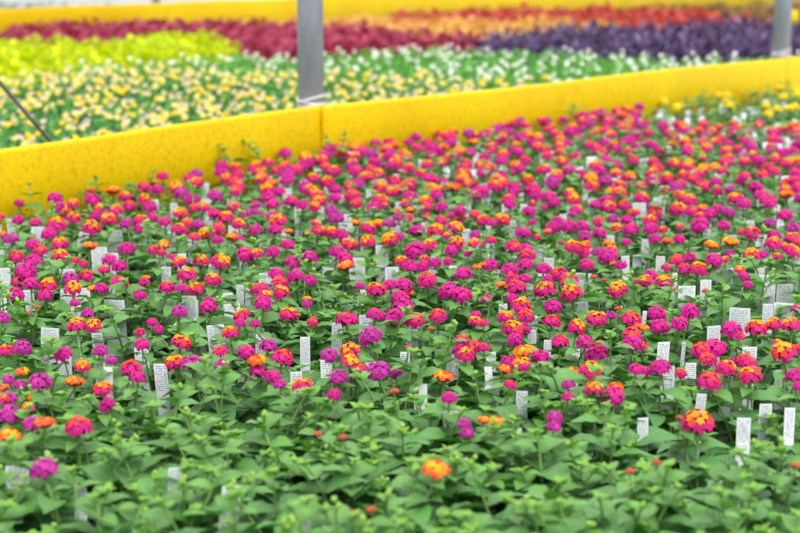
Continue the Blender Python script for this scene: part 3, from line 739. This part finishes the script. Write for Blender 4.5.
for name, Z, sp, kw, lab, cat, grp in CROPS:
    mm = crop_meshes(name, 5, **kw)
    pts = lattice(sp, lambda x, y, px, py: inside(Z, x, y)); pts.sort(key=lambda v: v[1])
    print(name, len(pts))
    for x, y, r, j in pts[:300]:
        s = random.uniform(.88, 1.12)
        o = link(name, random.choice(mm), None, (x, y, 0), (0, 0, random.uniform(0, 6.28)), (1, 1, s))
        tag(o, '%s, %s such row behind the near yellow board, %s from left' % (lab, ordn(r), ordn(j)), cat, grp)
# silvery plants beyond the far board, top left
mm = crop_meshes('potted_silver_plant', 3, n=60, size=.07, cols=hx('8c988e', '9ca69c', '7c9084', 'b0b4b4'), H=.3, R=.17)

# ------------------------------------------------------------------ boards, posts, rod
def board(p, q, name, z1=BZ, th=.010, sag=0, n=14, z0=0.0):
    """a stiff sheet standing on its long edge from p to q (world XY), origin at its middle"""
    mid = (p + q) / 2; d = q - p; L = np.linalg.norm(d); d = d / L; nn = np.array([-d[1], d[0]])
    mb = MB(); ts = np.linspace(-L / 2, L / 2, n)
    V = []
    for k, t in enumerate(ts):
        w = .004 * math.sin(t * 2.3 + 1); zt = z1 + .003 * math.sin(t * 3.1) + sag * (1 - (2 * t / L) ** 2)
        for s, z in ((-th / 2, z0), (-th / 2, zt - .012), (-th / 2 + .001, zt), (th / 2 - .001, zt), (th / 2, zt - .012), (th / 2, z0)):
            xy = d * t + nn * (s + w); V.append((xy[0], xy[1], z))
    fs = []
    for k in range(n - 1):
        for j in range(6):
            a = k * 6 + j; b = k * 6 + (j + 1) % 6; fs.append([a, b, b + 6, a + 6])
    mb.add(V, fs, (1, 1, 1))
    e = (n - 1) * 6; mb.add([V[i] for i in range(6)] + [V[e + i] for i in range(6)], [[0, 5, 4, 1], [1, 4, 3, 2], [6, 7, 10, 11], [7, 8, 9, 10]], (1, 1, 1))
    return link(name, mb.mesh(name, [M_YEL]), None, (mid[0], mid[1], 0))
nrm = AY
tag(board(NB[0] - (NB[1] - NB[0]) * .15, NB[1] + dn * .02 + nrm * .008, 'yellow_board'), 'yellow speckled board edging the bed, left of the nearest grey post', 'board', 'yellow boards along the near bed')
tag(board(NB[1] - nrm * .006, NB[2] + nrm * .0, 'yellow_board'), 'long yellow board edging the bed between the two grey posts', 'board', 'yellow boards along the near bed')
tag(board(NB[2] + dn * .012 , NB[3] + dn * .6, 'yellow_board'), 'short end of yellow board right of the farther grey post', 'board', 'yellow boards along the near bed')
FA = b0 - dirb * 1.2; F1 = None
def far_at(px):
    k = (px - 400) / F     # X = k * depth, depth ~ Y*CP + .455*SP
    best = min((abs(proj(*(b0 + dirb * t), BZ)[0] - px), t) for t in np.arange(-2, 25, .02)); return b0 + dirb * best[1]
J1, J2, J3, J4 = far_at(167), far_at(411), far_at(640), far_at(760)
FH = .425
for p, q, lab in ((FA, J1, 'far yellow board behind the burgundy coleus at the left end'), (J1 + dirb * .02, J2, 'far yellow board behind the nearest grey post'),
                  (J2 + dirb * .02, J3, 'far yellow board behind the amber and red coleus'), (J3 + dirb * .02, J4 + dirb * 3, 'far yellow board above the bronze plants, farthest away')):
    tag(board(p, q, 'far_yellow_board', FH), lab, 'board', 'far yellow boards')

def post(x, y, name, lab, grp='galvanised posts', H=3.0, r=.040, straps=True, zs=BZ):
    mb = MB(); mb.tube([(0, 0, 0), (0, 0, 1), (0, 0, 2), (0, 0, H)], r, (1, 1, 1), 32, cap=True)
    root = link(name, mb.mesh(name, [M_STEEL]), None, (x, y, 0)); tag(root, lab, 'post', grp)
    if straps:
        mb = MB()
        for z, tl in ((zs + .000, .10), (zs + .010, -.16), (zs + .018, .30)):
            a = np.linspace(0, 2 * math.pi, 33)
            mb.tube(np.stack([(r + .0022) * np.cos(a), (r + .0028) * np.sin(a), z + tl * r * np.cos(a + .3)], 1), .0036, (1, 1, 1), 6)
        o = link('tie_strap', mb.mesh('tie_strap', [M_STRAP]), root); o['label'] = 'white tie straps'
    return root
def behind(p, d=.055): q = p + nrm * d; return q
q = unproj(310, 104, BZ); 
for px, bp, lab in ((310, 106, 'nearest grey steel post, tied with white straps above the yellow board'), (780, 58, 'farther grey steel post at the right edge, tied with white straps')):
    base = bpt(px, 107.8 if px == 310 else 58)
    qq = base + nrm * .062
    st = min((abs(proj(*(qq + AX * t), BZ)[0] - (px + 1)), t) for t in np.arange(-.4, .4, .002))[1]
    qq = qq + AX * st
    post(qq[0], qq[1], 'steel_post', lab)
for px, lab in ((160, 'distant grey post behind the far board, left of the nearest post'),):
    qq = far_at(px) + nrm * .06; post(qq[0], qq[1], 'steel_post', lab, straps=False)
# thin rod behind the board at the left
p1 = np.array(at_depth(51, 142, 4.25)); p0 = np.array(at_depth(0, 83, 4.10)); d = p1 - p0
bot = p1 + d * (p1[2] / -d[2]) if d[2] < 0 else p1
top = p0 - d * 2.6
mb = MB(); cen = bot.copy(); mb.tube([bot - cen, p1 - cen, p0 - cen, top - cen], .0055, (1, 1, 1), 12, cap=True)
tag(link('brace_rod', mb.mesh('brace_rod', [M_ROD]), None, tuple(cen)), 'thin grey rod slanting down behind the yellow board, over the violas', 'rod')
# yellow card right of the farther post
p = at_depth(794.5, 17, 12.2); mb = MB()
w, h = .030, .052; K = 20; ang = np.arange(K) * 2 * math.pi / K
ex = np.sign(np.cos(ang)) * np.abs(np.cos(ang)) ** .6 * w; ez = np.sign(np.sin(ang)) * np.abs(np.sin(ang)) ** .6 * h
v = [(a, -.0015, b) for a, b in zip(ex, ez)] + [(a, .0015, b) for a, b in zip(ex, ez)] + [(0, -.0015, 0), (0, .0015, 0)]
i = np.arange(K); j = (i + 1) % K
mb.add(v, np.concatenate([np.stack([i, j, np.full(K, 2 * K)], 1), np.stack([j + K, i + K, np.full(K, 2 * K + 1)], 1)]), (1, 1, 1))
mb.f[(4, 0)] = [np.stack([j, i, i + K, j + K], 1)]
card = link('sticky_card', mb.mesh('sticky_card', [M_YEL]), None, (p[0], p[1], p[2])); tag(card, 'small rounded yellow card just right of the farther grey post', 'insect card')
mb = MB(); mb.tube([(0, .004, .03), (0, .004, -p[2] + .002)], .0025, (1, 1, 1), 8, cap=True); link('stake', mb.mesh('stake', [M_ROD]), card)

random.seed(5)
k = 0
sil = []
for r in range(0, 9):
    for i in range(-10, 14):
        pp = b0 + dirb * (i * .42 + (r % 2) * .21 - 1) + AY * (1.2 + r * .55)
        px, py = proj(pp[0], pp[1], .28)
        if -15 < px < 330 and py > -5: sil.append((pp, r, px))
for r in sorted({s[1] for s in sil}):
    for jn, (pp, _, px) in enumerate(sorted([s for s in sil if s[1] == r], key=lambda s: s[2])):
        o = link('potted_silver_plant', random.choice(mm), None, (pp[0], pp[1], 0), (0, 0, random.uniform(0, 6)))
        tag(o, 'silvery grey leafy plant, %s row beyond the far yellow board, %s from left' % (ordn(r + 1), ordn(jn + 1)), 'foliage plant', 'silvery plants beyond the far board')
        k += 1
print('silver', k)

# ------------------------------------------------------------------ floor, light, camera
mb = MB(); mb.add([(-40, -6, 0), (40, -6, 0), (40, 90, 0), (-40, 90, 0)], [[0, 1, 2, 3]], (1, 1, 1))
fl = link('floor', mb.mesh('floor', [M_FLOOR])); fl['kind'] = 'structure'

w = bpy.data.worlds.new('World'); SC.world = w; w.use_nodes = True
nt = w.node_tree; bg = nt.nodes['Background']
tc = N(nt, 'ShaderNodeTexCoord'); sx = N(nt, 'ShaderNodeSeparateXYZ'); nt.links.new(tc.outputs['Generated'], sx.inputs[0])
cr = N(nt, 'ShaderNodeValToRGB'); cr.color_ramp.elements[0].position = .0; cr.color_ramp.elements[1].position = .8
cr.color_ramp.elements[0].color = (.88, .90, .93, 1); cr.color_ramp.elements[1].color = (1.0, 1.0, 1.03, 1)
nt.links.new(sx.outputs[2], cr.inputs[0]); nt.links.new(cr.outputs[0], bg.inputs['Color'])
bg.inputs['Strength'].default_value = 1.0
sun = bpy.data.lights.new('sun', 'SUN'); sun.energy = 2.0; sun.angle = math.radians(50); sun.color = (1, .98, .95)
so = link('sun', sun, None, (0, 0, 5), (math.radians(28), math.radians(14), 0))

cam = bpy.data.cameras.new('camera'); cam.sensor_width = 36; cam.lens = F / 800 * 36; cam.sensor_fit = 'HORIZONTAL'
cam.clip_start = .05; cam.clip_end = 300
cam.dof.use_dof = True; cam.dof.focus_distance = 2.62; cam.dof.aperture_fstop = 5.2
co = link('camera', cam, None, (0, 0, CAMZ), (math.pi / 2 - PITCH, 0, 0)); SC.camera = co
vs = SC.view_settings; SC.display_settings.display_device = 'sRGB'
vs.view_transform = 'Standard'; vs.look = 'None'; vs.gamma = 1; vs.use_curve_mapping = False; vs.exposure = 0.5
